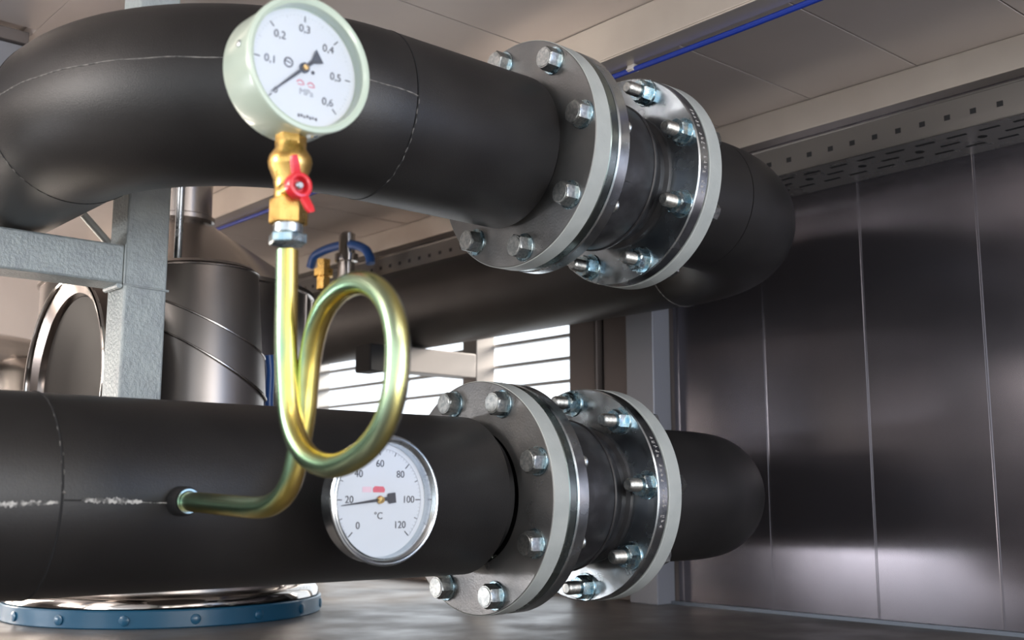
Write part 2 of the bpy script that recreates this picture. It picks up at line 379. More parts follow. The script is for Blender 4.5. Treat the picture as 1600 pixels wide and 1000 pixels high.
# --- lower pipe
XL = .336
lo = thing('insulated_pipe', 'lower black foam-insulated pipe with white glue streak, carrying the thermometer', 'pipe', (XL, LY, LZ))
mb = MB(); mb.lathe([(-.9, RP), (0, RP)], (XL, LY, LZ), (1, 0, 0), 128); mb.build('pipe_insulation', M['foam'], lo)
mb = MB(); mb.lathe([(0, RP-.0006), (.497, RP), (.4985, RP-.001), (.499, RP-.004), (.499, .0795)], (XL, LY, LZ), (1, 0, 0), 128); mb.build('pipe_insulation', M['foam'], lo)
mb = MB(); mb.lathe([(0, .079), (.0195, .079)], (XL+.497, LY, LZ), (1, 0, 0), 64); mb.build('pipe_end', M['foam_dark'], lo)
mb = MB(); mb.tube(ring_pts((XL, LY, LZ), (1, 0, 0), RP-.0002), .0011, 6, False); mb.build('ring_seam', M['foam_dark'], lo)
def cylp(x, phi, r=RP): return Vector((x, LY-r*math.cos(phi), LZ+r*math.sin(phi)))
def crumb(x0, x1, ph, wid, mb, amp):
    n = int((x1-x0)/.0012); a = []; b = []
    for i in range(n+1):
        x = x0+(x1-x0)*i/n; k = amp*math.sin(PI*min(1, max(0, i/n)))**.5
        w1 = wid*(.3+k*random.random()); w2 = wid*(.3+k*random.random())
        p = ph+.012*math.sin(x*40)
        a.append(cylp(x, p+w1/RP, RP+.0004)); b.append(cylp(x, p-w2/RP, RP+.0004))
    k = len(a); mb.add(a+b, [(i, i+1, k+i+1, k+i) for i in range(k-1)])
mb = MB(); crumb(.20, .334, -.075, .0022, mb, 1.3); crumb(.352, .405, -.06, .0024, mb, 1.2); crumb(.405, .432, -.065, .0006, mb, .6)
mb.build('glue_streak', M['glue_white'], lo)
mb = MB(); mb.tube([cylp(.338+.086*i/20, -.05-.02*i/20, RP-.0002) for i in range(21)], .0006, 6)
mb.build('long_seam', M['foam_dark'], lo)
mb = MB(); mb.tube([cylp(XL+.0008*math.sin(i*1.4), -.02+1.2*i/30, RP-.0002) for i in range(31)], [.0003+.0005*abs(math.sin(i*2.3)) for i in range(31)], 6)
mb.tube([cylp(XL+.001, .03*i/6, RP+.0001) for i in range(1, 8)], [.0006, .0016, .002, .0018, .0014, .0009, .0004], 6); mb.build('glue_seam', M['glue'], lo)

# --- far elbows and the return run of the upper pipe
XA = 1.092
up2 = thing('insulated_pipe', 'black pipe elbow beyond the upper flanges with return run under the ceiling', 'pipe', (XA, UY, UZ))
E1 = 1.445-RE
mb = MB(); mb.lathe([(0, RP-.003), (.002, RP), (E1-XA-.02, RP)], (XA+.02, UY+.008, UZ+.004), (1, 0, 0), 96)
mb.tube(arc_elbow((E1, UY+.008, UZ+.004), 1), RP, 96); mb.build('elbow_insulation', M['foam'], up2)
q = arc_elbow((E1, UY+.008, UZ+.004), 1)[-1]
mb = MB(); mb.tube([q, (q[0], 2.0, q[2]), (q[0], 3.09, q[2])], RP-.0012, 96); mb.build('pipe_insulation', M['foam'], up2)
mb = MB(); mb.tube(ring_pts(q, (0, 1, 0), RP-.0002), .0012, 6, False); mb.build('ring_seam', M['glue'], up2)
lo2 = thing('insulated_pipe', 'black pipe elbow beyond the lower flanges turning back along the wall', 'pipe', (XA, LY, LZ))
mb = MB(); mb.lathe([(0, RP-.003), (.002, RP), (E1+.01-XA-.02, RP)], (XA+.02, LY+.01, LZ), (1, 0, 0), 96)
mb.tube(arc_elbow((E1+.006, LY+.01, LZ), 1), RP, 96)
q = arc_elbow((E1+.006, LY+.01, LZ), 1)[-1]
mb.tube([q, (q[0], 1.6, q[2])], RP, 96); mb.build('elbow_insulation', M['foam'], lo2)

# ================================================================== FLANGES, JOINTS, BOLTS
def flange_ring(x0, th, y, z, rin, rout, n=128, b=.0012):
    return [(x0, rin), (x0, rout-b), (x0+b, rout), (x0+th-b, rout), (x0+th, rout-b), (x0+th, rin)]
def hexprof(mb, x0, x1, y, z, rc, rot, s):
    # hex prism with chamfered outer edge; s=-1 outer face towards -X
    ends = sorted((x0, x1))
    xo = ends[0] if s < 0 else ends[1]; xi = ends[1] if s < 0 else ends[0]
    ch = -s*.0016
    def ring(x, r, rr, m=24):
        out = []
        for i in range(m):
            a = rot+2*PI*i/m
            k = ((a-rot) % (PI/3))-PI/6; hexr = rc*math.cos(PI/6)/math.cos(k)
            R = min(hexr, rr) if rr else hexr
            out.append((x, y-R*math.sin(a)*1, z+R*math.cos(a)))
        return out
    rf = rc*math.cos(PI/6)
    vs = ring(xi, 0, None)+ring(xo+ch, 0, None)+ring(xo, 0, rf*.98)
    m = 24; fs = []
    for j in (0, 1):
        for i in range(m): k = (i+1) % m; fs.append((j*m+i, j*m+k, (j+1)*m+k, (j+1)*m+i))
    fs.append(tuple(range(m-1, -1, -1))); fs.append(tuple(2*m+i for i in range(m)))
    mb.add(vs, fs)
clock = {0: 'twelve', 1: 'one', 2: 'two', 3: 'three', 4: 'four', 5: 'five', 6: 'six', 7: 'seven', 8: 'eight', 9: 'nine', 10: 'ten', 11: 'eleven', 12: 'twelve'}
def bolt(x_head, s, x_end, x_nut, y, z, rot, label, group):
    # s = side the head looks to (-1: towards -X)
    b = thing('hex_bolt', label, 'bolt', (x_head, y, z), group)
    mb = MB(); ht = .0145
    hexprof(mb, x_head+s*.0025, x_head+s*(.0025+ht), y, z, .0144, rot, s)
    mb.lathe([(0, .0104), (.0005, .0110), (.0007, .0106)], (x_head+s*(.0025+ht), y, z), (s, 0, 0), 32)
    mb.build('bolt_head', M['bolthead'], b, angle=20)
    mb = MB(); mb.lathe([(0, .0168), (.0018, .0168), (.0024, .0163)], (x_head, y, z), (s, 0, 0), 40); mb.build('washer', M['boltzinc'], b)
    L = abs(x_end-x_head); prof = [(0, .0084)]; t = .02
    while t < L-.004: prof += [(t, .0086), (t+.0009, .0078)]; t += .0018
    prof += [(L-.003, .0082), (L-.0012, .0074), (L, .0058), (L+.0002, 0)]
    mb = MB(); mb.lathe(prof, (x_head, y, z), (-s, 0, 0), 32); mb.build('threaded_shank', M['bolthead'], b)
    if x_nut is not None:
        mb = MB(); hexprof(mb, x_nut-s*.0022, x_nut-s*.0162, y, z, .0152, rot+.3, -s); mb.build('nut', M['boltzinc'], b, angle=20)
        mb = MB(); mb.lathe([(0, .0178), (.0016, .0178), (.0021, .0174)], (x_nut, y, z), (-s, 0, 0), 40); mb.build('washer', M['boltzinc'], b)
    return b
def flange_set(tagname, y, z, y2, z2, ph1, ks1, ph2, ks2):
    nearw, farw = 'near', 'far'
    # grey welded flange, near
    f = thing('pipe_flange', f'grey steel flange welded to the near end of the {tagname} pipe', 'flange', (F1, y, z))
    mb = MB(); mb.lathe([(F1+.0240, RF-.0012), (F1+.0232, RF), (F1+.0012, RF), (F1, RF-.0012), (F1, .080), (F1+.024, .080)], (0, y, z), (1, 0, 0), 160, closed=True); mb.build('flange_plate', M['greyface'], f)
    mb = MB(); mb.lathe([(0, RF+.0002), (.0002, RF+.0004), (.0238, RF+.0004), (.0240, RF+.0002)], (F1+.0001, y, z), (1, 0, 0), 160)
    # painted rim band: thin open shell
    mb = MB(); mb.lathe([(F1+.0006, RF-.0004), (F1+.0012, RF+.0005), (F1+.0234, RF+.0005), (F1+.0238, RF-.0004)], (0, y, z), (1, 0, 0), 160, closed=True)
    mb.build('painted_rim', M['greypaint'], f)
    # rubber expansion joint with zinc flanges
    j = thing('expansion_joint', f'black rubber expansion joint between zinc flanges in the {tagname} pipe', 'pipe joint', (F1+.024, y, z))
    mb = MB(); x = F1+.0245; mb.lathe(flange_ring(x, .014, 0, 0, .07, RF-.0008, b=.002), (0, y, z), (1, 0, 0), 160, closed=True); mb.build('backing_ring', M['zincdark'], j)
    x = F1+.0388; mb = MB(); mb.lathe(flange_ring(x, .018, 0, 0, .075, RF, b=.0016), (0, y, z), (1, 0, 0), 160, closed=True); mb.build('zinc_flange', M['zinc'], j)
    mb = MB(); mb.lathe(flange_ring(F2, .018, 0, 0, .075, RF, b=.0016), (0, y2, z2), (1, 0, 0), 160, closed=True); fl2 = mb.build('zinc_flange', M['zinc'], j)
    # bellows body
    a = F1+.0570; L = F2-a; prof = [(-.012, .076), (.0, .0765), (.006, .079), (.016, .086), (.030, .0925), (.045, .0960), (L*.5, .0972), (L-.045, .0965), (L-.034, .0945), (L-.024, .089), (L-.014, .083), (L-.007, .0835), (L-.004, .0885), (L-.0005, .0895), (L+.004, .0895), (L+.004, .07)]
    mb = MB(); vs = []; n = 96
    d = Vector((0, y2-y, z2-z))
    mb.lathe(prof, (a, (y+y2)/2, (z+z2)/2), (1, 0, 0), n); body = mb.build('rubber_body', M['rubber'], j)
    mb = MB(); ridge = [(L-.040, .0962), (L-.0385, .0975), (L-.0365, .0972), (L-.035, .0945)]; mb.lathe(ridge, (a, (y+y2)/2, (z+z2)/2), (1, 0, 0), n); mb.build('mould_line', M['rubber'], body)
    # moulded label patch
    mb = MB(); P = []
    for i in range(13):
        for xx in (a+.024, a+.056):
            an = (70 if tagname == 'upper' else 62)+i*3.4; an = math.radians(an)
            P.append((xx, (y+y2)/2-.0982*math.sin(an), (z+z2)/2+.0982*math.cos(an)))
    mb.add(P, [(2*i, 2*i+1, 2*i+3, 2*i+2) for i in range(12)]); mb.build('moulded_plate', M['rubber'], body)
    # stamped marks round the rim of the far zinc flange
    mb = MB(); chars = 'DN150-PN16-EPDM-1.6'
    for i, ch in enumerate(chars):
        an = math.radians(60+i*2.6); c = Vector((F2+.009, y2-(RF+.0001)*math.sin(an), z2+(RF+.0001)*math.cos(an)))
        nrm = Vector((0, -math.sin(an), math.cos(an))); upv = Vector((1, 0, 0)); rt = upv.cross(nrm)
        mt = Matrix.Translation(c) @ Matrix((rt, upv, nrm)).transposed().to_4x4()
        if ch != '-':
            for q in range(3):
                u0 = -.003+random.random()*.004; v0 = -.0012+q*.001
                if q != i % 3: mb.box((v0, u0, -.0002), (v0+.0006, u0+.0035, .0003), mt)
                else: mb.box((-.0014, u0, -.0002), (.0014, u0+.0007, .0003), mt)
    mb.build('stamped_marks', M['clip'], fl2)
    f2 = thing('pipe_flange', f'grey steel flange behind the far zinc flange of the {tagname} pipe', 'flange', (F2+.02, y2, z2))
    x = F2+.0198; mb = MB(); mb.lathe(flange_ring(x, .024, 0, 0, .08, RF+.0004, b=.001), (0, y2, z2), (1, 0, 0), 160, closed=True); mb.build('flange_plate', M['greypaint'], f2)
    for k in ks1:
        a_ = ph1+k*PI/4; h = clock[round(math.degrees(a_) % 360/30)]
        bolt(F1, -1, F1+.074, None, y-.12*math.sin(a_), z+.12*math.cos(a_), .3+k*.9,
             f'zinc hex bolt at {h} o\'clock on the near flange of the {tagname} pipe', f'bolts of the near {tagname} flange')
    for k in ks2:
        a_ = ph2+k*PI/4; h = clock[round(math.degrees(a_) % 360/30)]
        bolt(F2+.0442, 1, F2-.036, F2, y2-.12*math.sin(a_), z2+.12*math.cos(a_), .1+k*.7,
             f'zinc stud and nut at {h} o\'clock on the far flange of the {tagname} pipe', f'bolts of the far {tagname} flange')
flange_set('upper', UY, UZ, UY+.008, UZ+.004, .631, (0, 1, 2, 3, 4, 7), .446, (0, 1, 2, 3, 4))
flange_set('lower', LY-.004, LZ-.002, LY+.010, LZ+.002, .447, (0, 1, 2, 3, 4, 7), -.086, (0, 1, 2, 3, 4))

# ================================================================== GAUGES
def dial_mt(c):  # text plane facing -Y
    return Matrix.Translation(c) @ Matrix(((1, 0, 0), (0, 0, -1), (0, 1, 0))).to_4x4()
def poly(mb, c, pts, th=.0004):
    # flat outline in dial plane (x right, z up), thickness along -Y
    n = len(pts); vs = [(c[0]+p[0], c[1], c[2]+p[1]) for p in pts]+[(c[0]+p[0], c[1]-th, c[2]+p[1]) for p in pts]
    mb.add(vs, [tuple(range(n)), tuple(2*n-1-i for i in range(n))]+[(i, (i+1) % n, n+(i+1) % n, n+i) for i in range(n)])
def tick(mb, c, ang, r0, r1, w):
    s, k = math.sin(ang), math.cos(ang); poly(mb, c, [(r0*s-w*k, r0*k+w*s), (r0*s+w*k, r0*k-w*s), (r1*s+w*k, r1*k-w*s), (r1*s-w*k, r1*k+w*s)], .0002)
g = at(485, 101, Y=.722); GX, GY, GZ = g.x, g.y, g.z
pg = thing('pressure_gauge', 'round pale green pressure gauge with white dial on top of the coiled tube', 'gauge', (GX, GY, GZ-.06))
mb = MB(); mb.lathe([(.047, 0), (.047, .046), (.044, .052), (.040, .0538), (.006, .0535), (.005, .0548), (.0005, .0552), (-.0012, .0545), (-.0015, .0518), (.0000, .0492), (.0105, .0490), (.011, 0)], (GX, GY, GZ), (0, 1, 0), 128)
mb.build('gauge_case', M['gauge'], pg, angle=30)
dc = Vector((GX, GY+.0103, GZ)); mb = MB(); mb.lathe([(0, 0), (0, .0482), (.0006, .0482), (.0006, 0)], dc, (0, 1, 0), 96); dl = mb.build('dial', M['dial'], pg)
mk = MB(); c = dc-Vector((0, .00005, 0))
for i in range(7):
    a_ = math.radians(-135+45*i); tick(mk, c, a_, .0385, .0435, .0005)
    s_ = ('0', '0,1', '0,2', '0,3', '0,4', '0,5', '0,6')[i]
    rr = (.034, .0295, .031, .0325, .031, .0295, .032)[i]
    text_mb(mk, s_, .0088 if i else .007, dial_mt(c+Vector((rr*math.sin(a_), -.0002, rr*math.cos(a_)))))
mk.build('scale_numbers', M['ink'], dl)
mk = MB()
for i in range(61):
    a_ = math.radians(-135+4.5*i); tick(mk, c, a_, .0425 if i % 5 else .041, .0435, .00012)
mk.build('fine_scale', M['greyink'], dl)
mk = MB(); text_mb(mk, 'MPa', .0075, dial_mt(c+Vector((.003, -.0002, -.0195)))); mk.build('unit_text', M['greyink'], dl)
mk = MB()
mk.lathe([(-.0002, .0030), (-.0002, .0042), (.0001, .0042), (.0001, .0030)], c+Vector((-.0135, 0, .0015)), (0, 1, 0), 32, closed=True)
poly(mk, c+Vector((-.0165, 0, .003)), [(0, 0), (.005, -.0012), (.005, -.0022), (0, -.001)], .0002)
mk.build('round_logo', M['ink'], dl); mk = MB(); mk.lathe([(-.0003, 0), (-.0003, .0016), (0, .0016)], c+Vector((.0085, 0, -.0015)), (0, 1, 0), 20)
mk.build('printed_dot', M['ink'], dl); mk = MB()
for i in range(7): poly(mk, c+Vector((-.004+i*.0026, 0, -.0405+(.0006 if i % 2 else 0))), [(0, 0), (.0018, 0), (.0018, .0022-.0006*(i % 3)), (0, .0026)], .0002)
mk.build('small_print', M['ink'], dl)
mk = MB()
for dx in (-.0018, .0078):
    for q in range(9):
        a_ = math.radians(-60+q*18); tick(mk, c+Vector((dx-.0008, 0, -.0135)), a_, .0026, .0036, .0006)
    poly(mk, c+Vector((dx-.003, 0, -.0135)), [(0, 0), (.0046, .0), (.0046, -.0007), (0, -.0007)], .0002)
mk.build('red_emblem', M['redink'], dl)
pt = MB(); pc = c+Vector((0, -.0018, 0)); a_ = math.radians(-133); s, k = math.sin(a_), math.cos(a_)
def pol(rad, off): return (rad*s+off*k, rad*k-off*s)
poly(pt, pc, [pol(.0385, -.0005), pol(.0385, .0005), pol(.004, .0014), pol(-.010, .0016), pol(-.0195, .0062), pol(-.0175, -.0058), pol(-.010, -.0016), pol(.004, -.0014)], .0006)
pt.lathe([(-.0008, 0), (-.0008, .0042), (.0006, .0042), (.0006, 0)], pc, (0, 1, 0), 32); ptr = pt.build('pointer', M['ink'], pg)
mb = MB(); mb.lathe([(-.0035, 0), (-.0033, .0022), (-.0006, .0027), (-.0006, 0)], pc, (0, 1, 0), 24); mb.build('pointer_hub', M['brass'], ptr)
mb = MB(); mb.lathe([(0, 0), (0, .0496), (.0012, .0496), (.0012, 0)], (GX, GY+.0012, GZ), (0, 1, 0), 96); mb.build('glass_pane', M['glass'], pg)
def case_screw(ang, yy):
    s_, c_ = math.sin(ang), math.cos(ang); mb = MB(); mb.lathe([(0, .0028), (.0012, .0028), (.0018, .0018), (.0018, 0)], (GX+.0533*s_, GY+yy, GZ+.0533*c_), (s_, 0, c_), 20); return mb.build('case_screw', M['zinc'], pg)
case_screw(math.radians(-82), .016); case_screw(math.radians(165), .014)

# siphon tube path
TR = .0088
sp = [at(449, 392, X=.425), at(448, 470, X=.425), at(447, 540, X=.425), at(449, 600, X=.426), at(453, 650, X=.427), at(465, 690, X=.4275), at(486, 717, X=.4285), at(515, 728, X=.4295), at(545, 721, X=.430), at(575, 700, X=.4308),
      at(600, 665, X=.4315), at(615, 620, X=.4322), at(621, 570, X=.433), at(620, 520, X=.4335), at(609, 478, X=.434), at(590, 452, X=.4347), at(567, 442, X=.4354), at(542, 447, X=.436), at(515, 470, X=.437), at(497, 505, X=.438), at(486, 550, X=.439), at(480, 600, X=.440), at(475, 650, X=.4405),
      at(467, 700, X=.4407), at(457, 745, X=.4407), at(444, 772, X=.4407), at(425, 788, X=.4407), at(402, 793, X=.4407), at(360, 790, X=.4407), at(320, 786, X=.4407), at(286, 783, X=.4407)]
# straight drop at one X,Y for the gauge leg
bx, by = sp[1].x, sp[1].y
sv = thing('siphon_tube', 'yellow zinc coiled siphon tube hanging under the gauge and entering the lower pipe', 'tube', tuple(sp[-1]))
path = smooth(sp, 8)
end = Vector((sp[-1].x, LY-RP+.012, sp[-1].z))
mb = MB(); mb.tube(path+[end], TR, 28); mb.build('coiled_tube', M['chromate'], sv)
mb = MB(); e = sp[-1]; mb.lathe([(-.014, .0095), (-.014, .0118), (-.012, .0128), (.006, .0135), (.006, .0095)], (e.x, LY-RP, e.z), (0, 1, 0), 32, closed=True); mb.build('tube_collar', M['foam_dark'], sv)
mb = MB(); mb.lathe([(-.0165, .0092), (-.0165, .0108), (-.0135, .0108), (-.0135, .0092)], (e.x, LY-RP, e.z), (0, 1, 0), 32, closed=True); mb.build('tube_sleeve', M['zincdark'], sv)
# valve axis
vx, vy = sp[0].x, sp[0].y
zt = at(449, 208, X=vx).z; zb = at(449, 352, X=vx).z; zn = at(449, 384, X=vx).z
def hexcol(mb, z0, z1, r, n=6, rot=0.2, ch=.001):
    mb.lathe([(z0, r-ch), (z0+ch, r), (z1-ch, r), (z1, r-ch)], (vx, vy, 0), (0, 0, 1), n, rot)
mb = MB(); hexcol(mb, zn+.001, zn+.009, .0152); mb.build('union_nut', M['boltzinc'], sv, angle=25)
mb = MB(); mb.lathe([(zn+.009, .0105), (zn+.010, .0116), (zb, .0116)], (vx, vy, 0), (0, 0, 1), 24); mb.build('threaded_collar', M['zinc'], sv)
bv = thing('ball_valve', 'small brass valve with red butterfly handle below the pressure gauge', 'valve', (vx, vy, zb))
mb = MB(); h = zt-zb
hexcol(mb, zb, zb+h*.27, .0148, 6, .55)
mb.lathe([(zb+h*.27, .0122), (zb+h*.36, .0118), (zb+h*.48, .0128), (zb+h*.6, .0165), (zb+h*.66, .0174), (zb+h*.72, .0165), (zb+h*.8, .0124), (zb+h*.86, .0116)], (vx, vy, 0), (0, 0, 1), 32)
hexcol(mb, zb+h*.82, zt+.004, .0122, 6, .55)
mb.lathe([(0, .0085), (.0145, .0085), (.0155, .0075), (.0155, 0)], (vx-.0035, vy, zb+h*.35), (0, -1, 0), 24)
mb.build('valve_body', M['brass'], bv, angle=28)
hc = Vector((vx-.0035, vy-.0155, zb+h*.35))
mb = MB(); mb.lathe([(0, .0052), (0, .0098), (.0012, .0108), (.006, .0108), (.0085, .0098), (.0088, .0068), (.0045, .0052)], hc, (0, -1, 0), 36, closed=True)
mb.lathe([(0, 0), (0, .0075), (.003, .0075), (.003, 0)], hc, (0, -1, 0), 24)
def lever(d, L, dy):
    dv = Vector((d[0], 0, d[1])).normalized(); sd = Vector((-dv.z, 0, dv.x)); P = []
    for t, wd in ((.006, .0052), (.4, .0042), (.8, .0040), (1, .0028)):
        tt = t*L if t > .01 else .006; o = hc+dv*tt+Vector((0, -.002-dy*max(0, t), 0)); th = .0036
        P += [o+sd*wd, o-sd*wd, o-sd*wd*.8+Vector((0, -th, 0)), o+sd*wd*.8+Vector((0, -th, 0))]
    fs = [(3, 2, 1, 0), (12, 13, 14, 15)]
    for j in range(3):
        for i in range(4): k2 = (i+1) % 4; fs.append((j*4+i, j*4+k2, (j+1)*4+k2, (j+1)*4+i))
    mb.add(P, fs)
lever((-.30, 1), .0235, .004); lever((.42, -1), .0225, .007)
hd = mb.build('butterfly_handle', M['redplastic'], bv, bevel=.0007)
mb = MB(); mb.lathe([(.003, .0), (.003, .0034), (.0068, .0034), (.0078, .0022), (.0078, 0)], hc, (0, -1, 0), 20); mb.build('handle_screw', M['zinc'], hd)
mb = MB(); mb.lathe([(zt+.002, .0085), (GZ-.050, .0085)], (vx, vy, 0), (0, 0, 1), 24); mb.build('gauge_stem', M['brass'], pg)

# thermometer
TY = .865; tp = at(604, 781, Y=TY)
TX, TZ = tp.x, tp.z; TRAD = .0607
th = thing('thermometer', 'round steel dial thermometer on the lower pipe behind the coiled tube', 'thermometer', (TX, LY-RP, TZ))
mb = MB(); R_ = TRAD
mb.lathe([(.022, 0), (.022, R_-.006), (.020, R_-.002), (.004, R_-.0015), (.002, R_), (.0005, R_+.0004), (-.0010, R_-.0002), (-.0016, R_-.0015), (-.0012, R_-.0028), (-.0018, R_-.0042), (-.0008, R_-.0055), (.001, R_-.0068), (.0125, R_-.0078), (.013, 0)], (TX, TY, TZ), (0, 1, 0), 128)
mb.build('steel_case', M['zinc'], th, angle=30)
mb = MB(); mb.lathe([(.022, .011), (.03, .011), (.031, .008), (LY-RP-TY+.012, .008)], (TX, TY, TZ), (0, 1, 0), 24); mb.build('stem', M['zincdark'], th)
dc = Vector((TX, TY+.0118, TZ)); mb = MB(); mb.lathe([(0, 0), (0, R_-.0078), (.0006, R_-.0078), (.0006, 0)], dc, (0, 1, 0), 96); dl = mb.build('dial', M['dial'], th)
c = dc-Vector((0, .00005, 0)); mk = MB(); K = R_/.05
for i in range(7):
    a_ = math.radians(-135+45*i); tick(mk, c, a_, .0345*K, .0395*K, .0004*K)
    text_mb(mk, str(20*i), .0078*K, dial_mt(c+Vector((.0278*K*math.sin(a_), -.0002, .0278*K*math.cos(a_)))))
for i in range(13):
    a_ = math.radians(-135+22.5*i); tick(mk, c, a_, .0365*K, .0395*K, .0003*K)
text_mb(mk, '°C', .0075*K, dial_mt(c+Vector((-.001, -.0002, -.0125*K)))); mk.build('scale_numbers', M['ink'], dl)
mk = MB()
for i in range(61):
    a_ = math.radians(-135+4.5*i); tick(mk, c, a_, .0378*K, .0395*K, .00013*K)
for i in range(60):
    a0_, a1_ = math.radians(-135+4.5*i), math.radians(-135+4.5*(i+1)); r0, r1 = .0396*K, .0399*K
    poly(mk, c, [(r0*math.sin(a0_), r0*math.cos(a0_)), (r0*math.sin(a1_), r0*math.cos(a1_)), (r1*math.sin(a1_), r1*math.cos(a1_)), (r1*math.sin(a0_), r1*math.cos(a0_))], .0002)
mk.build('fine_scale', M['greyink'], dl)
mk = MB()
poly(mk, c+Vector((-.003*K, 0, .0072*K)), [(-.003*K, -.0015*K), (.0075*K, -.0015*K), (.0082*K, .0008*K), (.0065*K, .0030*K), (-.0015*K, .0033*K), (-.0034*K, .0015*K)], .0002)
mk.build('red_emblem', M['redink'], dl)
mk = MB(); poly(mk, c+Vector((-.012*K, 0, .0072*K)), [(-.004*K, -.0015*K), (.0045*K, -.0015*K), (.0045*K, .0028*K), (-.004*K, .0028*K)], .0002)
mk.build('pale_emblem', M['pinkink'], dl)
pt = MB(); pc = c+Vector((0, -.0016, 0)); a_ = math.radians(-97); s, k = math.sin(a_), math.cos(a_)
poly(pt, pc, [pol(.036*K, -.0003), pol(.036*K, .0003), pol(.004*K, .0014), pol(-.007*K, .0018), pol(-.008*K, .0040*K), pol(-.0145*K, .0040*K), pol(-.0145*K, -.0040*K), pol(-.008*K, -.0040*K), pol(-.007*K, -.0018), pol(.004*K, -.0014)], .0006)
ptr = pt.build('pointer', M['ink'], th)
mb = MB(); mb.lathe([(-.003, 0), (-.0028, .0026*K), (-.0004, .0032*K), (-.0004, 0)], pc, (0, 1, 0), 24); mb.build('pointer_hub', M['brass'], ptr)
mb = MB(); mb.lathe([(0, 0), (0, R_-.0072), (.0012, R_-.0072), (.0012, 0)], (TX, TY+.0014, TZ), (0, 1, 0), 96); mb.build('glass_pane', M['glass'], th)

# ================================================================== FRAMES
pf = thing('pipe_support_frame', 'grey painted square steel frame behind the pipes at left', 'frame', (.567, 1.378, .16))
mb = MB(); mb.box((.539, 1.35, .16), (.595, 1.406, CZ-.001)); mb.build('post', M['postpaint'], pf, bevel=.003)
zb1 = UZ-RP-.001; mb = MB(); mb.box((-.5, 1.352, zb1-.050), (.5385, 1.406, zb1)); mb.build('crossbar', M['postpaint'], pf, bevel=.003)
mb = MB(); mb.tube([(.5385, 1.351, zb1-.0505), (.56, 1.3495, zb1-.052), (.597, 1.3495, zb1-.053)], .0016, 8)
mb.tube([(.5385, 1.351, zb1), (.5385, 1.3505, zb1-.05)], .0014, 8); mb.tube([(.5345, 1.355, zb1-.052), (.5345, 1.40, zb1-.052)], .004, 8); mb.build('weld_seam', M['postpaint'], pf)
mb = MB(); mb.tube([at(130, 335, Y=1.62), at(165, 375, Y=1.62), at(200, 415, Y=1.62)], .006, 12)
tag(mb.build('brace_rod', M['greypaint']), 'thin pale diagonal rod above the grey crossbar at left', 'rod')
pb = thing('pipe_support_frame', 'grey steel bracket under the return pipe in front of the louvred window', 'frame', (1.60, 1.94, 0))
mb = MB(); mb.box((1.585, 1.92, 0), (1.64, 1.97, .40+H0)); mb.build('post', M['bracket'], pb, bevel=.002)
mb = MB(); mb.box((at(600, 560, Y=1.92).x, 1.92, UZ-RP-.052), (1.5845, 1.97, UZ-RP-.002+.004)); mb.build('crossbar', M['bracket'], pb, bevel=.002)
xc = at(600, 560, Y=1.92).x; xd = at(577, 560, Y=1.92).x; zc = UZ-RP-.025
cl = MB(); cl.box((xd, 1.916, zc-.033), (xc, 1.974, zc+.026)); cl.build('end_cap', M['foam_dark'], pb, bevel=.003)

# ================================================================== DUCTS AND VESSEL
DX, DY, DR = .867, 1.908, .27
vs_ = thing('flanged_vessel', 'tall stainless vessel on a blue flange ring on the deck', 'vessel', (DX, DY, 0))
mb = MB(); mb.lathe([(0, DR-.002), (.002, DR), (.026, DR), (.028, DR-.002), (.028, .2)], (DX, DY, 0), (0, 0, 1), 128); mb.build('blue_flange', M['blue'], vs_)
mb = MB(); mb.lathe([(.028, DR-.012), (.030, DR-.004), (.040, DR-.006), (.046, DR-.012), (.050, DR-.03), (.050, .2)], (DX, DY, 0), (0, 0, 1), 128); mb.build('clamp_ring', M['chrome'], vs_)
for k in range(16):
    a_ = 2*PI*(k+.35)/16; mb = MB(); mb.lathe([(0, .011), (.004, .011), (.005, .009)], (DX+(DR-.011)*math.cos(a_)*1.0, DY+(DR-.011)*math.sin(a_), .0281), (0, 0, 1), 6)
    mb = MB(); mb.lathe([(0, .008), (.003, .008), (.004, .006)], (DX+(DR-.001)*math.cos(a_), DY+(DR-.001)*math.sin(a_), .013), (math.cos(a_), math.sin(a_), 0), 12); mb.build('flange_screw', M['blue'], vs_)
VR = .238; z1 = at(440, 474, Y=1.90).z; z2 = at(259, 330, Y=1.88).z
mb = MB()
mb.lathe([(.05, VR), (z1-.012, VR), (z1-.010, VR+.005), (z1-.003, VR+.005), (z1, VR), (z2-.012, .050), (z2-.008, .056), (z2, .056), (z2+.003, .05), (CZ-.001, .05)], (DX, DY, 0), (0, 0, 1), 128)
vsh = mb.build('vessel_shell', M['stainless'], vs_, angle=20)
for an in (-62, -48, -30, -10):
    a_ = math.radians(an); mb = MB(); mb.tube([(DX+(VR+.001)*math.cos(a_), DY+(VR+.001)*math.sin(a_), .05), (DX+(VR+.001)*math.cos(a_), DY+(VR+.001)*math.sin(a_), z1-.012)], .004, 8); mb.build('vertical_seam', M['stainless'], vsh)
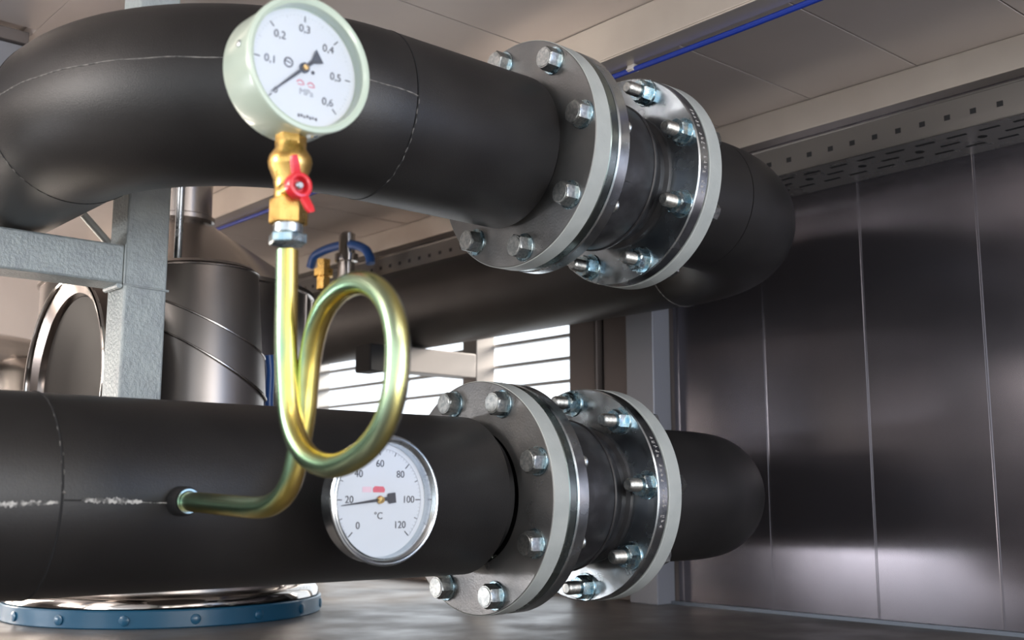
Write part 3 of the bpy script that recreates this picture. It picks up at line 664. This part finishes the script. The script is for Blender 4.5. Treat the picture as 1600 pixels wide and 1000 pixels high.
# insulated stainless duct in front of it, slanted clamp band
ax, ay = .735, 1.545
zr = at(300, 405, Y=ay-.09).z
du = thing('clad_duct', 'stainless-clad vertical duct with slanted band behind the grey post', 'duct', (ax, ay, .16))
n = 72
def cut(z, tilt, r):
    t = math.tan(math.radians(tilt)); out = []
    for i in range(n):
        a = 2*PI*i/n; x, y = r*math.cos(a), r*math.sin(a); out.append(Vector((ax+x, ay+y, z-t*(x*.8-y*.25))))
    return out
def skin(mb, rings, cap=False):
    mb.add([p for r in rings for p in r], [(j*n+i, j*n+(i+1) % n, (j+1)*n+(i+1) % n, (j+1)*n+i) for j in range(len(rings)-1) for i in range(n)])
mb = MB(); skin(mb, [cut(zr+.004, 0, .082), cut(zr+.009, 0, .076), cut(zr+.011, 0, .05), cut(zr+.012, 0, .001)]); mb.build('duct_cap', M['cladding'], du, angle=15)
mb = MB(); mb.tube([(ax-.04, ay, zr+.010), (ax-.04, ay, CZ-.001)], .006, 12); mb.build('hanger_rod', M['zinc'], du)
mb = MB(); skin(mb, [cut(zr, 0, .084), cut(zr-.085, 28, .094)]); mb.build('duct_shell', M['cladding'], du, angle=15)
mb = MB(); skin(mb, [cut(zr-.085, 28, .097), cut(zr-.135, 33, .101)]); mb.build('clamp_band', M['cladding'], du, angle=15)
mb = MB(); skin(mb, [cut(zr-.135, 33, .098), cut(.165, 0, .103), cut(.16, 0, .09), cut(.16, 0, .001)]); mb.build('duct_shell', M['cladding'], du, angle=15)
for z, t, r in ((zr, 0, .0845), (zr-.085, 28, .097), (zr-.135, 33, .101)):
    mb = MB(); q = cut(z, t, r); mb.tube(q+[q[0]], .0018, 8, False); mb.build('rolled_edge', M['stainless'], du)
# open end of a mirror-polished round duct at the far left
oc = at(97, 602, Y=1.60); OX, OY, OZ = oc
d2 = thing('round_duct', 'mirror-polished open duct end with bright rim below the crossbar at left', 'duct', (OX, OY, OZ-.16))
mb = MB(); mb.lathe([(0, .157), (.03, .157), (.035, .161), (.045, .161), (.05, .157), (.14, .150)], (OX, OY, OZ), (1, 0, 0), 96)
mb = MB(); mb.lathe([(.0, .156), (.03, .158), (.034, .163), (.044, .163), (.048, .158), (.07, .153), (.07, .130), (.018, .130), (.010, .134), (.003, .150)], (OX, OY, OZ), (1, 0, 0), 96, closed=True); mb.build('duct_shell', M['ductdark'], d2, angle=30)
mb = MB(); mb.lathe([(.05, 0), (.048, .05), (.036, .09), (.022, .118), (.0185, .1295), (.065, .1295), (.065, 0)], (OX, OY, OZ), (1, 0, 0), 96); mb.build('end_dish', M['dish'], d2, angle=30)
r_ = ring_pts((OX, OY, OZ), (1, 0, 0), .1545); mb = MB(); mb.tube(r_, .004, 10, False); mb.build('rim', M['chrome'], d2)
bc = at(-30, 520, Y=2.35)
d3 = thing('tank', 'large round stainless tank glimpsed at the far left under the crossbar', 'tank', (bc.x, 2.35, 0))
mb = MB(); mb.lathe([(0, .2), (.43, .2), (.47, .19), (.50, .15), (.515, .08), (.52, 0)], (bc.x, 2.35, 0), (0, 0, 1), 96); mb.build('tank_shell', M['chrome'], d3, angle=40)

# ================================================================== AIR VENT VALVE ON RETURN PIPE
vp = Vector((1.43, 2.28, UZ+RP+.001))
av = thing('vent_valve', 'small brass vent valve with blue hose on top of the return pipe', 'valve', tuple(vp))
def P3(x, y): return at(x, y, X=1.43)
a = P3(505, 440); a.z = UZ+.004+RP+.031; mb = MB()
mb.lathe([(0, .018), (.03, .018), (.032, .026), (.05, .026), (.052, .018), (.075, .018)], (a.x, a.y, a.z-.03), (0, 0, 1), 6); mb.build('valve_body', M['brass'], av)
mb = MB(); b = P3(541, 430); b.z = UZ+.004+RP+.052; mb.lathe([(-.05, .02), (.0, .02), (.002, .028), (.02, .028), (.022, .02), (.07, .02), (.075, .012)], (b.x, b.y, b.z), (0, 0, 1), 24); mb.build('steel_fitting', M['chrome'], av)
mb = MB(); mb.tube(smooth([P3(485, 418), P3(492, 400), P3(515, 388), P3(545, 382), P3(568, 388), P3(577, 400), P3(579, 412)], 6), .011, 12); mb.build('hose', M['hose'], av)
mb = MB(); mb.tube(smooth([at(420, 555, Y=1.665), at(422, 580, Y=1.665), at(421, 605, Y=1.665), at(420, 640, Y=1.665), at(421, 760, Y=1.665)], 5), .0075, 12)
tag(mb.build('hose', M['hose']), 'blue hose running down the front of the stainless vessel beside the clad duct', 'hose')
